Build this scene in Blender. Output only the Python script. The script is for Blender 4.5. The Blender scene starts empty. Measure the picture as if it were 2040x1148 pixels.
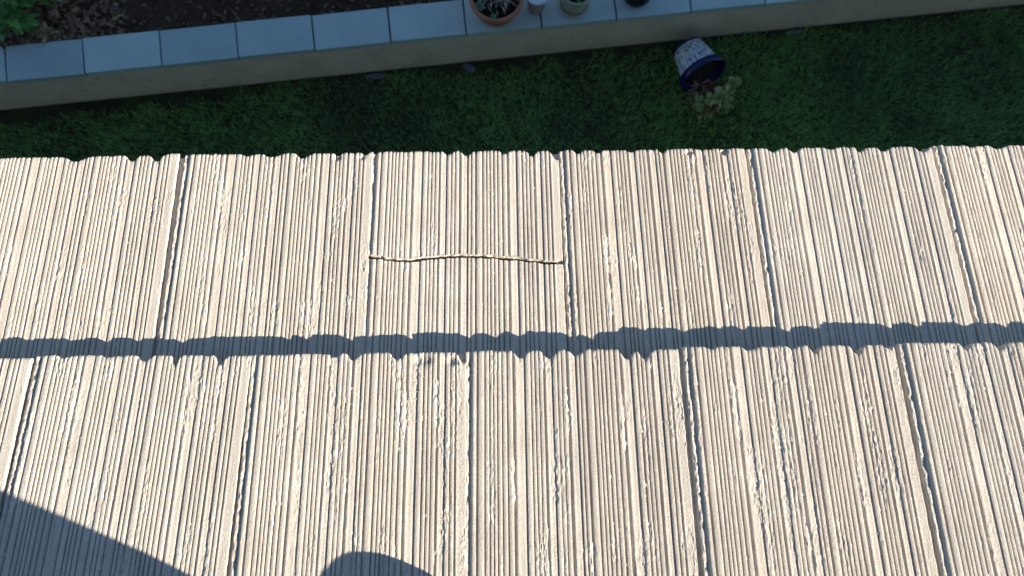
import bpy, bmesh, math, random
import numpy as np
from mathutils import Matrix, Vector

# ------------------------------------------------------------------ camera, sky, sun, exposure
scene = bpy.context.scene
COL = scene.collection
R = math.radians
EAVE_Z = 3.037                 # height of the lowest tile edge above the lawn
PITCH = R(16.0)                # slope of each tile's face
SA, CA = math.sin(PITCH), math.cos(PITCH)

cam_data = bpy.data.cameras.new('camera')
cam = bpy.data.objects.new('camera', cam_data)
COL.objects.link(cam)
scene.camera = cam
cam_data.sensor_fit = 'HORIZONTAL'
cam_data.sensor_width = 36.0
cam_data.lens = 1470.0 / 2040.0 * 36.0
cam_data.clip_start = 0.02
cam_data.clip_end = 1000.0
CR = ((0.9997572, 0.01361006, -0.01732939), (-0.0147496, 0.99761539, -0.06742391), (0.01637042, 0.06766314, 0.99757391))
cm = Matrix(CR).to_4x4()
cm.translation = (-0.099025, -0.298756, 1.161152 + EAVE_Z)
cam.matrix_world = cm
cam_data.dof.use_dof = True
cam_data.dof.focus_distance = 1.1
cam_data.dof.aperture_fstop = 7.0

TO_SUN = Vector((80.0, -27.3, 42.7)).normalized()
SUN_EL = math.asin(TO_SUN.z)
SUN_AZ = math.atan2(TO_SUN.x, TO_SUN.y)      # clockwise from +Y
world = bpy.data.worlds.new('World')
scene.world = world
world.use_nodes = True
wn = world.node_tree
wn.nodes.clear()
sky = wn.nodes.new('ShaderNodeTexSky')
sky.sky_type = 'NISHITA'
sky.sun_disc = False
sky.sun_elevation = SUN_EL
sky.sun_rotation = SUN_AZ
sky.air_density = 1.0
sky.dust_density = 0.0
sky.ozone_density = 4.0
bg = wn.nodes.new('ShaderNodeBackground')
bg.inputs['Strength'].default_value = 0.056
wo = wn.nodes.new('ShaderNodeOutputWorld')
wn.links.new(sky.outputs[0], bg.inputs[0])
wn.links.new(bg.outputs[0], wo.inputs[0])

sun_data = bpy.data.lights.new('sun', 'SUN')
sun_data.energy = 5.0
sun_data.angle = R(0.5)
sun_data.color = (1.0, 0.91, 0.775)
sun = bpy.data.objects.new('sun', sun_data)
COL.objects.link(sun)
sun.rotation_euler = (-TO_SUN).to_track_quat('-Z', 'Y').to_euler()
sun.location = (8, -3, 9)

scene.view_settings.view_transform = 'Standard'
scene.view_settings.look = 'None'
scene.view_settings.gamma = 1.0
scene.view_settings.use_curve_mapping = False
scene.view_settings.exposure = 1.52

rng = np.random.default_rng(11)
random.seed(5)

# ------------------------------------------------------------------ helpers
def link(o, parent=None):
    COL.objects.link(o)
    if parent is not None:
        o.parent = parent
    return o

def tag(o, label=None, cat=None, group=None, kind=None):
    if label: o['label'] = label
    if cat: o['category'] = cat
    if group: o['group'] = group
    if kind: o['kind'] = kind
    return o

def empty(name, loc=(0, 0, 0), rot=(0, 0, 0)):
    o = bpy.data.objects.new(name, None)
    o.empty_display_size = 0.1
    o.location = loc
    o.rotation_euler = rot
    return link(o)

def np_mesh(name, verts, faces, mats, smooth=True, fmat=None, cols=None):
    """verts (N,3), faces (M,k) array with k = 3 or 4 (or a list of arrays)"""
    if not isinstance(faces, list):
        faces = [faces]
    me = bpy.data.meshes.new(name)
    verts = np.asarray(verts, dtype=np.float32)
    me.vertices.add(len(verts))
    me.vertices.foreach_set('co', verts.ravel())
    idx = np.concatenate([f.ravel() for f in faces]).astype(np.int32)
    tot = np.concatenate([np.full(len(f), f.shape[1], dtype=np.int32) for f in faces])
    start = np.concatenate([[0], np.cumsum(tot)[:-1]]).astype(np.int32)
    me.loops.add(len(idx))
    me.loops.foreach_set('vertex_index', idx)
    me.polygons.add(len(tot))
    me.polygons.foreach_set('loop_start', start)
    me.polygons.foreach_set('loop_total', tot)
    me.polygons.foreach_set('use_smooth', np.full(len(tot), bool(smooth)))
    if fmat is not None:
        me.polygons.foreach_set('material_index', np.asarray(fmat, dtype=np.int32))
    for m in mats:
        me.materials.append(m)
    if cols is not None:
        a = me.attributes.new('tint', 'FLOAT_COLOR', 'POINT')
        c4 = np.ones((len(verts), 4), dtype=np.float32)
        c4[:, :3] = cols
        a.data.foreach_set('color', c4.ravel())
    me.update(calc_edges=True)
    me.validate()
    return me

def bm_obj(name, bm, mat, parent=None, smooth=False, loc=None):
    me = bpy.data.meshes.new(name)
    bm.normal_update()
    bm.to_mesh(me)
    bm.free()
    me.materials.append(mat)
    if smooth:
        me.polygons.foreach_set('use_smooth', np.ones(len(me.polygons), dtype=bool))
    o = bpy.data.objects.new(name, me)
    if loc is not None:
        o.location = loc
    return link(o, parent)

def box_bm(x0, x1, y0, y1, z0, z1, bevel=0.0, seg=2):
    bm = bmesh.new()
    bmesh.ops.create_cube(bm, size=1.0)
    for v in bm.verts:
        v.co = Vector(((x0 + x1) / 2 + v.co.x * (x1 - x0), (y0 + y1) / 2 + v.co.y * (y1 - y0), (z0 + z1) / 2 + v.co.z * (z1 - z0)))
    if bevel > 0:
        bmesh.ops.bevel(bm, geom=bm.edges[:], offset=bevel, segments=seg, affect='EDGES', profile=0.6)
    return bm

def lathe_bm(profile, n=48, wob=0.0, seed=0):
    """profile: list of (radius, z)"""
    bm = bmesh.new()
    rings = []
    for (r, z) in profile:
        ring = []
        for i in range(n):
            t = 2 * math.pi * i / n
            rr = r * (1 + wob * math.sin(3 * t + seed))
            ring.append(bm.verts.new((rr * math.cos(t), rr * math.sin(t), z)))
        rings.append(ring)
    for a, b in zip(rings[:-1], rings[1:]):
        for i in range(n):
            j = (i + 1) % n
            bm.faces.new((a[i], a[j], b[j], b[i]))
    if profile[0][0] > 1e-5:
        bm.faces.new(list(reversed(rings[0])))
    if profile[-1][0] > 1e-5:
        bm.faces.new(rings[-1])
    return bm

def _hash(ix, iy, seed):
    h = (ix.astype(np.int64) * 374761393 + iy.astype(np.int64) * 668265263 + seed * 974634777) & 0xFFFFFFFF
    h = ((h ^ (h >> 13)) * 1274126177) & 0xFFFFFFFF
    h = h ^ (h >> 16)
    return (h & 0xFFFF) / 65535.0

def vnoise(x, y, seed):
    """smooth value noise, -1..1"""
    ix = np.floor(x); iy = np.floor(y)
    fx = x - ix; fy = y - iy
    fx = fx * fx * (3 - 2 * fx); fy = fy * fy * (3 - 2 * fy)
    a = _hash(ix, iy, seed); b = _hash(ix + 1, iy, seed)
    c = _hash(ix, iy + 1, seed); d = _hash(ix + 1, iy + 1, seed)
    return ((a * (1 - fx) + b * fx) * (1 - fy) + (c * (1 - fx) + d * fx) * fy) * 2 - 1

def smooth01(x, a, b):
    t = np.clip((x - a) / (b - a), 0, 1)
    return t * t * (3 - 2 * t)

# ------------------------------------------------------------------ materials
def mat_new(name):
    m = bpy.data.materials.new(name)
    m.use_nodes = True
    nt = m.node_tree
    nt.nodes.clear()
    out = nt.nodes.new('ShaderNodeOutputMaterial')
    b = nt.nodes.new('ShaderNodeBsdfPrincipled')
    nt.links.new(b.outputs[0], out.inputs[0])
    return m, nt, b

def N(nt, t, **kw):
    n = nt.nodes.new(t)
    for k, v in kw.items():
        setattr(n, k, v)
    return n

def noise(nt, scale, detail=4.0, rough=0.55, coord=None, stretch=None):
    tc = N(nt, 'ShaderNodeTexCoord')
    n = N(nt, 'ShaderNodeTexNoise')
    n.inputs['Scale'].default_value = scale
    n.inputs['Detail'].default_value = detail
    n.inputs['Roughness'].default_value = rough
    src = tc.outputs[coord or 'Object']
    if stretch:
        mp = N(nt, 'ShaderNodeMapping')
        mp.inputs['Scale'].default_value = stretch
        nt.links.new(src, mp.inputs[0])
        src = mp.outputs[0]
    nt.links.new(src, n.inputs['Vector'])
    return n

def ramp(nt, src, stops):
    r = N(nt, 'ShaderNodeValToRGB')
    cr = r.color_ramp
    while len(cr.elements) > 1:
        cr.elements.remove(cr.elements[-1])
    cr.elements[0].position = stops[0][0]
    cr.elements[0].color = (*stops[0][1], 1)
    for p, c in stops[1:]:
        e = cr.elements.new(p)
        e.color = (*c, 1)
    nt.links.new(src, r.inputs[0])
    return r

def mix(nt, fac, a, b, mode='MIX'):
    m = N(nt, 'ShaderNodeMix', data_type='RGBA', blend_type=mode)
    if isinstance(fac, (int, float)):
        m.inputs[0].default_value = fac
    else:
        nt.links.new(fac, m.inputs[0])
    for sock, v in ((m.inputs[6], a), (m.inputs[7], b)):
        if isinstance(v, tuple):
            sock.default_value = (*v, 1)
        else:
            nt.links.new(v, sock)
    return m.outputs[2]

def bump(nt, b, src, strength, dist, prev=None):
    bp = N(nt, 'ShaderNodeBump')
    bp.inputs['Strength'].default_value = strength
    bp.inputs['Distance'].default_value = dist
    nt.links.new(src, bp.inputs['Height'])
    if prev is not None:
        nt.links.new(prev.outputs[0], bp.inputs['Normal'])
    nt.links.new(bp.outputs[0], b.inputs['Normal'])
    return bp

def simple_mat(name, col, rough=0.7, var=0.15, scale=30.0, bstr=0.2, bdist=0.002, spec=0.3):
    m, nt, b = mat_new(name)
    n = noise(nt, scale)
    lo = tuple(c * (1 - var) for c in col); hi = tuple(min(1, c * (1 + var)) for c in col)
    r = ramp(nt, n.outputs['Fac'], [(0.3, lo), (0.7, hi)])
    nt.links.new(r.outputs[0], b.inputs['Base Color'])
    b.inputs['Roughness'].default_value = rough
    b.inputs['Specular IOR Level'].default_value = spec
    if bstr > 0:
        n2 = noise(nt, scale * 6)
        bump(nt, b, n2.outputs['Fac'], bstr, bdist)
    return m

def tint_mat(name, rough=0.6, spec=0.3, trans=0.0):
    m, nt, b = mat_new(name)
    a = N(nt, 'ShaderNodeAttribute', attribute_name='tint')
    n = noise(nt, 120.0, 2.0)
    c = mix(nt, n.outputs['Fac'], (0.75, 0.75, 0.75), (1.2, 1.2, 1.2))
    nt.links.new(mix(nt, 1.0, a.outputs['Color'], c, 'MULTIPLY'), b.inputs['Base Color'])
    b.inputs['Roughness'].default_value = rough
    b.inputs['Specular IOR Level'].default_value = spec
    return m

def tile_material():
    m, nt, b = mat_new('tile_concrete')
    info = N(nt, 'ShaderNodeObjectInfo')
    n1 = noise(nt, 14.0, 5.0, 0.6)
    r1 = ramp(nt, n1.outputs['Fac'], [(0.25, (0.495, 0.446, 0.378)), (0.55, (0.575, 0.524, 0.452)), (0.8, (0.615, 0.572, 0.505))])
    # longitudinal weather streaks
    n2 = noise(nt, 1.0, 4.0, 0.6, stretch=(210.0, 9.0, 40.0))
    r2 = ramp(nt, n2.outputs['Fac'], [(0.3, (0.80, 0.80, 0.81)), (0.5, (0.97, 0.97, 0.97)), (0.8, (1.06, 1.04, 1.0))])
    c = mix(nt, 1.0, r1.outputs[0], r2.outputs[0], 'MULTIPLY')
    # sand grain speckle
    n3 = noise(nt, 620.0, 3.0, 0.75)
    r3 = ramp(nt, n3.outputs['Fac'], [(0.30, (0.48, 0.46, 0.44)), (0.43, (0.93, 0.93, 0.93)), (0.58, (1.05, 1.04, 1.02)), (0.68, (1.5, 1.48, 1.44))])
    c = mix(nt, 1.0, c, r3.outputs[0], 'MULTIPLY')
    # per tile tone
    rt = info
    c = mix(nt, 1.0, c, rt.outputs['Color'], 'MULTIPLY')
    nt.links.new(c, b.inputs['Base Color'])
    b.inputs['Roughness'].default_value = 0.92
    b.inputs['Specular IOR Level'].default_value = 0.15
    n4 = noise(nt, 480.0, 5.0, 0.75)
    bump(nt, b, n4.outputs['Fac'], 0.8, 0.0014)
    return m

M = {}
M['tile'] = tile_material()
M['felt'] = simple_mat('roof_felt', (0.03, 0.03, 0.032), 0.9)
M['timber'] = simple_mat('fascia_timber', (0.16, 0.10, 0.06), 0.7, 0.3, 12)
M['render'] = simple_mat('house_render', (0.62, 0.58, 0.50), 0.9, 0.06, 8, 0.3, 0.003)
M['glass'] = simple_mat('window_glass', (0.03, 0.04, 0.05), 0.08, 0.0, 5, 0.0, spec=0.6)
M['white'] = simple_mat('white_paint', (0.75, 0.75, 0.73), 0.5, 0.05, 10, 0.05)

# ------------------------------------------------------------------ the roof tiles
def world_pt(u, d, n):
    return Vector((u, d * CA + n * SA, EAVE_Z - d * SA + n * CA))

G, STEP = 0.3396, 0.0335       # exposed length of a row; rise from row to row
UNIT = 300.0 / 3868.0
RIDGES = [(205, 285, 'r'), (325, 425, 'r'), (447, 510, 'r'), (530, 580, 'r'), (595, 645, 'r'), (665, 730, 'r'), (750, 820, 'r'),
          (845, 925, 'r'), (957, 1130, 'f'), (1160, 1250, 'r'), (1265, 1320, 'r'), (1338, 1395, 'r'), (1412, 1475, 'r'),
          (1500, 1625, 'f'), (1650, 1725, 'r'), (1740, 1800, 'r'), (1815, 1885, 'r'), (1920, 2050, 'f'), (2080, 2125, 'r'),
          (2147, 2208, 'r'), (2252, 2355, 'r'), (2382, 2440, 'r'), (2455, 2505, 'r'), (2527, 2580, 'r'), (2602, 2660, 'r'),
          (2682, 2750, 'r'), (2782, 2855, 'r'), (2887, 3040, 'f'), (3077, 3160, 'r'), (3187, 3240, 'r'), (3260, 3315, 'r'),
          (3335, 3400, 'r'), (3430, 3540, 'f'), (3572, 3640, 'r'), (3665, 3725, 'r'), (3745, 3933, 's')]

HIGH = {325, 1160, 1650, 2252, 3077, 3572, 205}

def tile_columns():
    """cross-section of the extruded tile: s (mm), z (mm), groove flag, groove id, ridge noise weight"""
    S, Z, GR, ID = [], [], [], []
    def add(s, z, g, i):
        S.append(s); Z.append(z); GR.append(g); ID.append(i)
    for s in (-11, -5, -0.5, 1.0):
        add(s, -7.5, 0, 0)
    for s, z in ((1.7, -3.0), (2.3, -1.7), (3.2, -1.4), (4.2, -1.3), (5.2, -1.3), (6.2, -1.5), (7.0, -1.8), (7.6, -2.8), (8.6, -3.0), (10.0, -2.6)):
        add(s, z, 0.2, 0)
    prev_end = None
    for i, (a, b, k) in enumerate(RIDGES):
        a = (a - 65) * UNIT + 0.32; b = (b - 65) * UNIT - 0.18; w = b - a
        if prev_end is not None:
            g = a - prev_end
            dpt = min(3.5, 2.3 + 0.40 * g)
            for f, zz in ((0.10, 0.85), (0.36, 1.0), (0.64, 1.0), (0.90, 0.80)):
                add(prev_end + g * f, -dpt * zz, 1.0, i)
        if k == 'r':
            sag = min(0.5, 0.085 * w)
            nn = max(6, int(w / 0.9))
            for q in range(nn):
                t = q / (nn - 1)
                z = -sag * ((t - 0.62) / 0.62) ** 2 if t < 0.62 else -0.8 * sag * ((t - 0.62) / 0.38) ** 2
                add(a + w * t, z, 0, i)
        elif k == 'f':
            nn = max(10, int(w / 1.0))
            for q in range(nn):
                t = q / (nn - 1)
                dome = math.exp(-((t - 0.2) / 0.17) ** 2) * 0.55
                z = -0.85 + dome - 0.35 * max(0, 0.06 - t) / 0.06 - 0.3 * max(0, t - 0.9) / 0.1
                add(a + w * t, z, 0, i)
        else:
            nn = 16
            for q in range(nn):
                t = q / (nn - 1)
                z = -0.35 + math.exp(-((t - 0.09) / 0.09) ** 2) * 0.4 - 0.5 * max(0, 0.04 - t) / 0.04 - 0.5 * max(0, t - 0.96) / 0.04
                add(a + w * t, z, 0, i)
        if RIDGES[i][0] in HIGH:
            for q in range(len(S)):
                if ID[q] == i and GR[q] == 0 and q > 12: Z[q] += 0.28
        prev_end = b
    S = np.array(S); Z = np.array(Z); GR = np.array(GR); ID = np.array(ID)
    Z = Z + 0.5 * np.sin(S * 0.045 + 0.6) * (S > 12)        # broad waviness shared by all tiles
    return S, Z, GR, ID

TS, TZ, TG, TI = tile_columns()

def contour(s, notches, seed):
    """how far the cut nose edge falls back (mm) at each column"""
    y = 0.9 * vnoise(s / 26.0, s * 0 + 3.3, seed) + 0.6 * vnoise(s / 6.0, s * 0 + 7.7, seed + 1) - 1.7 * TG + 1.0 * vnoise(TI * 3.7, s * 0 + 1.5, seed + 2)
    for (c, dep, w) in notches:
        x = (s - c * 300.0)
        sk = np.where(x < 0, w * 0.8, w * 1.15)
        y = y - dep * np.exp(-np.abs(x / sk) ** 2.6)
    y = y - 2.0 * smooth01(-s, -3, 2)
    return y

CRACK = np.array([(736.5, 501), (741, 505), (750, 507), (770, 510), (790, 512), (817, 515), (835, 513), (850, 511.5), (880, 509.5), (905, 507.5),
                  (935, 507), (960, 508), (985, 509), (1010, 511.5), (1035, 514), (1050, 516), (1065, 518), (1080, 519.5), (1100, 521), (1119, 522)], dtype=float)

def tile_mesh(seed, notches, part=None, rough=1.0, chips=()):
    s, z0, g, rid = TS, TZ, TG, TI
    n = len(s)
    nose = contour(s, notches, seed)
    head = np.full(n, -418.0)
    if part:
        cs = (CRACK[:, 0] - 736.5) / (1119 - 736.5) * 300.0
        cy = -(CRACK[:, 1] - 300.0) * 0.862
        crack = np.interp(s, cs, cy) + 0.9 * vnoise(s / 8.0, s * 0, 77) + 0.45 * vnoise(s / 3.0, s * 0, 78)
    top, bot = nose, head
    if part == 'lower':
        bot = crack
    if part == 'upper':
        top = crack - 5.6 - 2.6 * np.exp(-s / 14.0) - 1.8 * np.exp(-(300 - s) / 16.0) + 0.5 * vnoise(s / 5.0, s * 0, 79) - 0.8 * vnoise(s / 16.0, s * 0, 80)
    ln = np.abs(top - bot).mean()
    K = max(12, int(ln / 2.1))
    near = np.array([0.0, 0.7, 1.8, 3.6])
    # rows: absolute offsets near the ends, proportional in between
    L = (top - bot)[None, :]
    tmid = np.linspace(0, 1, K)[:, None]
    rows_mid = 6.0 + (L - 12.0) * tmid
    offs = np.concatenate([np.repeat(near[:, None], n, 1), rows_mid, L - near[::-1][:, None]], 0)
    y = top[None, :] - offs
    s2 = np.repeat(s[None, :], len(offs), 0)
    g2 = g[None, :]
    # patches where the ribs are torn or smeared
    msk = smooth01(vnoise(s2 / 13.0, y / 90.0, seed + 5) + 0.45 * vnoise(s2 / 5.0, y / 22.0, seed + 6), 0.50 / rough, 0.95 / rough)
    fine = vnoise(s2 / 1.9, y / 4.5, seed + 7)
    fine2 = vnoise(s2 / 1.0, y / 2.2, seed + 8)
    # grooves that close for a few millimetres
    gid = np.repeat(rid[None, :].astype(float), len(offs), 0)
    blk = smooth01(vnoise(gid * 3.17, y / 6.0, seed + 9) + 0.35 * vnoise(gid * 1.7, y / 2.4, seed + 19), 0.86, 1.02)
    fill = np.clip(0.62 * msk + 0.8 * blk, 0, 0.9)
    z = np.repeat(z0[None, :], len(offs), 0)
    z = np.where(g2 >= 1.0, z * (1 - fill), z)
    z = z + msk * (0.40 * fine + 0.45 * fine2 - 0.1) + 0.13 * fine2 + 0.05 * fine
    # rough low lip at the left lap
    lip = ((s > 1.2) & (s < 10))[None, :]
    z = np.where(lip, z + 0.6 * vnoise(s2 / 3.0, y / 7.0, seed + 11) + 0.6 * vnoise(s2 / 1.5, y / 2.6, seed + 12) - 1.2 * smooth01(vnoise(s2 * 0, y / 10.0, seed + 20), 0.45, 0.9), z)
    # slight twist and sag of the whole tile along its length
    z = z + 0.5 * vnoise(s2 / 160.0, y / 260.0, seed + 13)
    # rounded nose
    e = offs
    if part != 'upper':
        z = z - 1.3 * np.exp(-(e / 1.1) ** 1.3) * (1 - 0.3 * g2)
        # worn scallops fall away towards the notches
        dn = np.clip(-nose, 0, 25)[None, :]
        z = z - 0.10 * dn * np.exp(-e / 5.0)
    for (c, dist, w, dep) in chips:      # chips broken out near the nose
        rr = ((s2 - c * 300) / w) ** 2 + ((y + dist) / (w * 0.7)) ** 2
        z = z - dep * np.exp(-rr ** 1.5) * (1 + 0.3 * fine)
    if part == 'lower':
        z = z * (1 - 0.75 * np.exp(-((L - e) / 1.6)))
    # wandering ribs
    wob = 0.13 * vnoise(gid * 2.3, y / 30.0, seed + 14) + (0.08 + 0.45 * msk) * vnoise(gid * 5.1 + s2 * 0.05, y / 3.4, seed + 15)
    x = s2 - 300.0 + wob * (s2 > 11) * (s2 < 284)
    edge = smooth01(s2, 292, 299)
    x = x + edge * (0.45 * vnoise(y / 12.0, y * 0, seed + 16) + 0.35 * vnoise(y / 2.6, y * 0 + 4, seed + 17) - 0.3)
    nr = len(offs)
    V = np.stack([x, y, z], 2).reshape(-1, 3)
    idx = np.arange(nr * n).reshape(nr, n)
    F = np.stack([idx[:-1, :-1], idx[1:, :-1], idx[1:, 1:], idx[:-1, 1:]], 2).reshape(-1, 4)
    # sides and underside
    depth = np.where(s > 282, -6.2, -31.0)
    def base(row):
        q = V.reshape(nr, n, 3)[row].copy()
        q[:, 2] = np.minimum(depth, q[:, 2] - 0.5)
        return q
    def midrow(row, f, push):
        q = V.reshape(nr, n, 3)[row].copy()
        q[:, 2] = q[:, 2] + f * (np.minimum(depth, q[:, 2] - 0.5) - q[:, 2])
        q[:, 1] += push + (0.15 if part else 0.6) * vnoise(s / 4.0, s * 0 + f * 9, seed + 18)
        return q
    o1 = len(V)
    A1 = midrow(0, 0.25, 0.4); A2 = midrow(0, 0.6, 0.2); A3 = base(0)
    B1 = midrow(-1, 0.25, -0.2); B3 = base(-1)
    V = np.concatenate([V, A1, A2, A3, B1, B3], 0)
    a0 = idx[0]; ia1 = o1 + np.arange(n); ia2 = ia1 + n; ia3 = ia2 + n; ib1 = ia3 + n; ib3 = ib1 + n; b0 = idx[-1]
    def strip(p, q):
        return np.stack([p[:-1], p[1:], q[1:], q[:-1]], 1)
    Fs = [F, strip(ia1, a0)[:, ::-1][:, ::-1], strip(ia2, ia1), strip(ia3, ia2), strip(b0, ib1), strip(ib1, ib3), strip(ib3, ia3)]
    # left and right sides as fans of quads down to the underside line
    extra = []
    for col, flip in ((0, False), (n - 1, True)):
        tl = V[idx[:, col]].copy()
        dz = depth[col]
        tl[:, 2] = dz
        o = len(V)
        V = np.concatenate([V, tl], 0)
        p = idx[:, col]; q = o + np.arange(nr)
        f = np.stack([p[:-1], q[:-1], q[1:], p[1:]], 1)
        extra.append(f[:, ::-1] if flip else f)
    F = np.concatenate(Fs + extra, 0)
    me = np_mesh('roof_tile', V * 0.001, F, [M['tile']], smooth=True)
    try:
        me.set_sharp_from_angle(angle=R(50))
    except Exception:
        pass
    return me

P = 0.79
ROW0 = {0: [(.45, 8, 15), (.75, 9, 9), (.88, 11, 9)],
        1: [(.33, 2.5, 9), (.46, 6, 13), (.625, 8, 10), (.81, 4, 6), (.955, 5, 6)],
        2: [(.41, 6.5, 8), (.505, 8, 8), (.71, 4.5, 8), (.855, 10, 8), (.99, 16, 11), (0.02, 3, 6)],
        3: [(.10, 6, 7), (.21, 4, 7), (.385, 3.5, 6), (.555, 6, 6), (.78, 2, 9)],
        4: [(.14, 6, 9), (.255, 7, 9), (.45, 4, 10), (.61, 8, 7), (.735, 7, 9), (.945, 9, 10)],
        5: [(.21, 3, 9), (.35, 6, 10), (.6, 8, 9), (.8, 6, 9)]}
ROW1 = {0: [(.3, 8, 9), (.6, 9, 9), (.8, 5, 9)],
        1: [(.13, 3.5, 7), (.33, 2.5, 8), (.50, 8, 9), (.645, 14, 5), (.85, 12, 7)],
        2: [(.385, 4, 8), (.47, 9, 8), (.675, 8.5, 9), (.985, 14, 9)],
        3: [(.257, 9.5, 9), (.39, 11, 10), (.52, 7, 9), (.755, 12, 9), (.84, 13, 9)],
        4: [(.13, 4, 8), (.31, 5, 10), (.52, 4, 7), (.62, 11, 7), (.82, 12, 8), (.97, 5, 8)],
        5: [(.32, 9, 8), (.48, 10, 8), (.7, 4, 9), (.9, 9, 9)]}
CHIPS = {(0, 1): [(.81, 9, 6, 3.5), (.94, 9, 6, 3)], (0, 3): [(.70, 6, 6, 5), (.885, 6, 6, 5)], (1, 2): [(.80, 10, 10, 3.5), (.93, 12, 9, 4)]}
# measured right-hand edges: (offset mm, lean mm per tile length upslope)
EDGE = {(0, 0): (-3.9, 4.6), (0, 1): (3.4, 1.2), (0, 2): (-1.2, -1.0), (0, 3): (-2.0, 1.0), (0, 4): (0.8, -0.6),
        (1, 0): (0.6, -4.0), (1, 1): (3.6, -5.4), (1, 2): (1.9, -0.3), (1, 3): (-1.4, -1.8), (1, 4): (3.0, -2.5), (0, 5): (3.5, -1.0), (1, 5): (7.0, -3.0)}

house = empty('house')
tag(house, 'house with a slope of ribbed beige concrete roof tiles above the lawn', 'house')

def quad_prism(pts, mat, name, parent):
    """closed prism from a polygon in (y,z), extruded along x: pts, x0, x1"""
    poly, x0, x1 = pts
    bm = bmesh.new()
    a = [bm.verts.new((x0, y, z)) for y, z in poly]
    b = [bm.verts.new((x1, y, z)) for y, z in poly]
    bm.faces.new(a); bm.faces.new(list(reversed(b)))
    for i in range(len(poly)):
        j = (i + 1) % len(poly)
        bm.faces.new((a[j], a[i], b[i], b[j]))
    bmesh.ops.recalc_face_normals(bm, faces=bm.faces[:])
    return bm_obj(name, bm, mat, parent)

HX0, HX1 = -7.0, 11.0
def yz(d, n):
    p = world_pt(0, d, n)
    return (p.y, p.z)
# roof deck: under the tiles, up to the ridge and down the far side
DN = -0.080
top_d = -13.5 * G
e0 = yz(-0.045, DN + 0.045 * STEP / G); r0 = yz(top_d, DN - top_d * STEP / G)
e1 = yz(-0.045, DN - 0.03); r1 = (r0[0], r0[1] - 0.09)
far = (2 * r0[0] - e0[0], e0[1]); far1 = (far[0], far[1] - 0.09)
roof = quad_prism(([e0, r0, far, far1, r1, (e0[0], e0[1] - 0.09)], HX0, HX1), M['felt'], 'roof', house)
fas = quad_prism(([(e0[0] + 0.004, e0[1] - 0.012), (e0[0] + 0.026, e0[1] - 0.012), (e0[0] + 0.026, e0[1] - 0.19), (e0[0] + 0.004, e0[1] - 0.19)], HX0, HX1), M['timber'], 'fascia_board', house)
WY = -0.52
wall_top = e0[1] + (e0[0] - WY) * math.tan(R(21.6)) - 0.12
far_y = 2 * r0[0] - WY
hw = quad_prism(([(WY, 0.0), (WY, wall_top), (r0[0], r0[1] - 0.14), (far_y, wall_top), (far_y, 0.0)], HX0 + 0.35, HX1 - 0.35), M['render'], 'wall', house)
for wx in (-3.2, 2.2, 5.8):
    w = bm_obj('window', box_bm(wx - 0.6, wx + 0.6, WY - 0.02, WY + 0.035, 0.95, 2.15, 0.008), M['white'], house)
    bm_obj('pane', box_bm(wx - 0.52, wx + 0.52, WY + 0.03, WY + 0.04, 1.03, 2.07), M['glass'], w)

# unseen box added behind the viewpoint to block sky light from the tiles
dz0 = world_pt(0, -1.62, 4.8 * STEP)
DX0, DX1 = -1.7, 1.05
sky_block = bm_obj('sky_block_dormer', box_bm(DX0, DX1, dz0.y - 2.6, dz0.y, dz0.z - 0.25, dz0.z + 1.35), M['render'], house)
bm_obj('sky_block_roof', box_bm(DX0 - 0.1, DX1 + 0.08, dz0.y - 2.7, dz0.y + 0.12, dz0.z + 1.352, dz0.z + 1.44, 0.01), M['felt'], sky_block)
bm_obj('sky_block_frame', box_bm(-0.75, 0.75, dz0.y + 0.002, dz0.y + 0.04, dz0.z + 0.12, dz0.z + 1.2, 0.01), M['white'], sky_block)
bm_obj('pane', box_bm(-0.67, 0.67, dz0.y + 0.035, dz0.y + 0.045, dz0.z + 0.2, dz0.z + 1.12), M['glass'], sky_block)  # glazing of the added sky-blocking box

meshes = {}
for r, table in ((0, ROW0), (1, ROW1)):
    for j, nt_ in table.items():
        if (r, j) == (0, 2):
            continue
        meshes[(r, j)] = tile_mesh(100 * r + 17 * j + 3, nt_, rough=1.05 + 0.25 * ((j + r) % 2) + (0.3 if r else 0), chips=CHIPS.get((r, j), ()))
pool = list(meshes.values())

def place_tile(me, r, u_right, off=0.0, lean=0.0, dd=0.0, tilt=0.0, dn=0.0):
    o = bpy.data.objects.new('roof_tile', me)
    p = world_pt(u_right + off * 0.001, -r * G + dd, r * STEP + dn)
    rot = Matrix.Rotation(-PITCH, 4, 'X') @ Matrix.Rotation(lean * 0.001 / 0.34, 4, 'Z') @ Matrix.Rotation(tilt, 4, 'X')
    o.matrix_world = Matrix.Translation(p) @ rot
    t_ = tone.uniform(0.94, 1.04); w_ = tone.uniform(-0.015, 0.015)
    if me.name.startswith('roof_tile') and r == 0 and abs(u_right) < 0.01: t_, w_ = 1.0, 0.0
    o.color = (t_ + w_, t_, t_ - w_, 1.0)
    link(o, roof)
    return o

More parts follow.
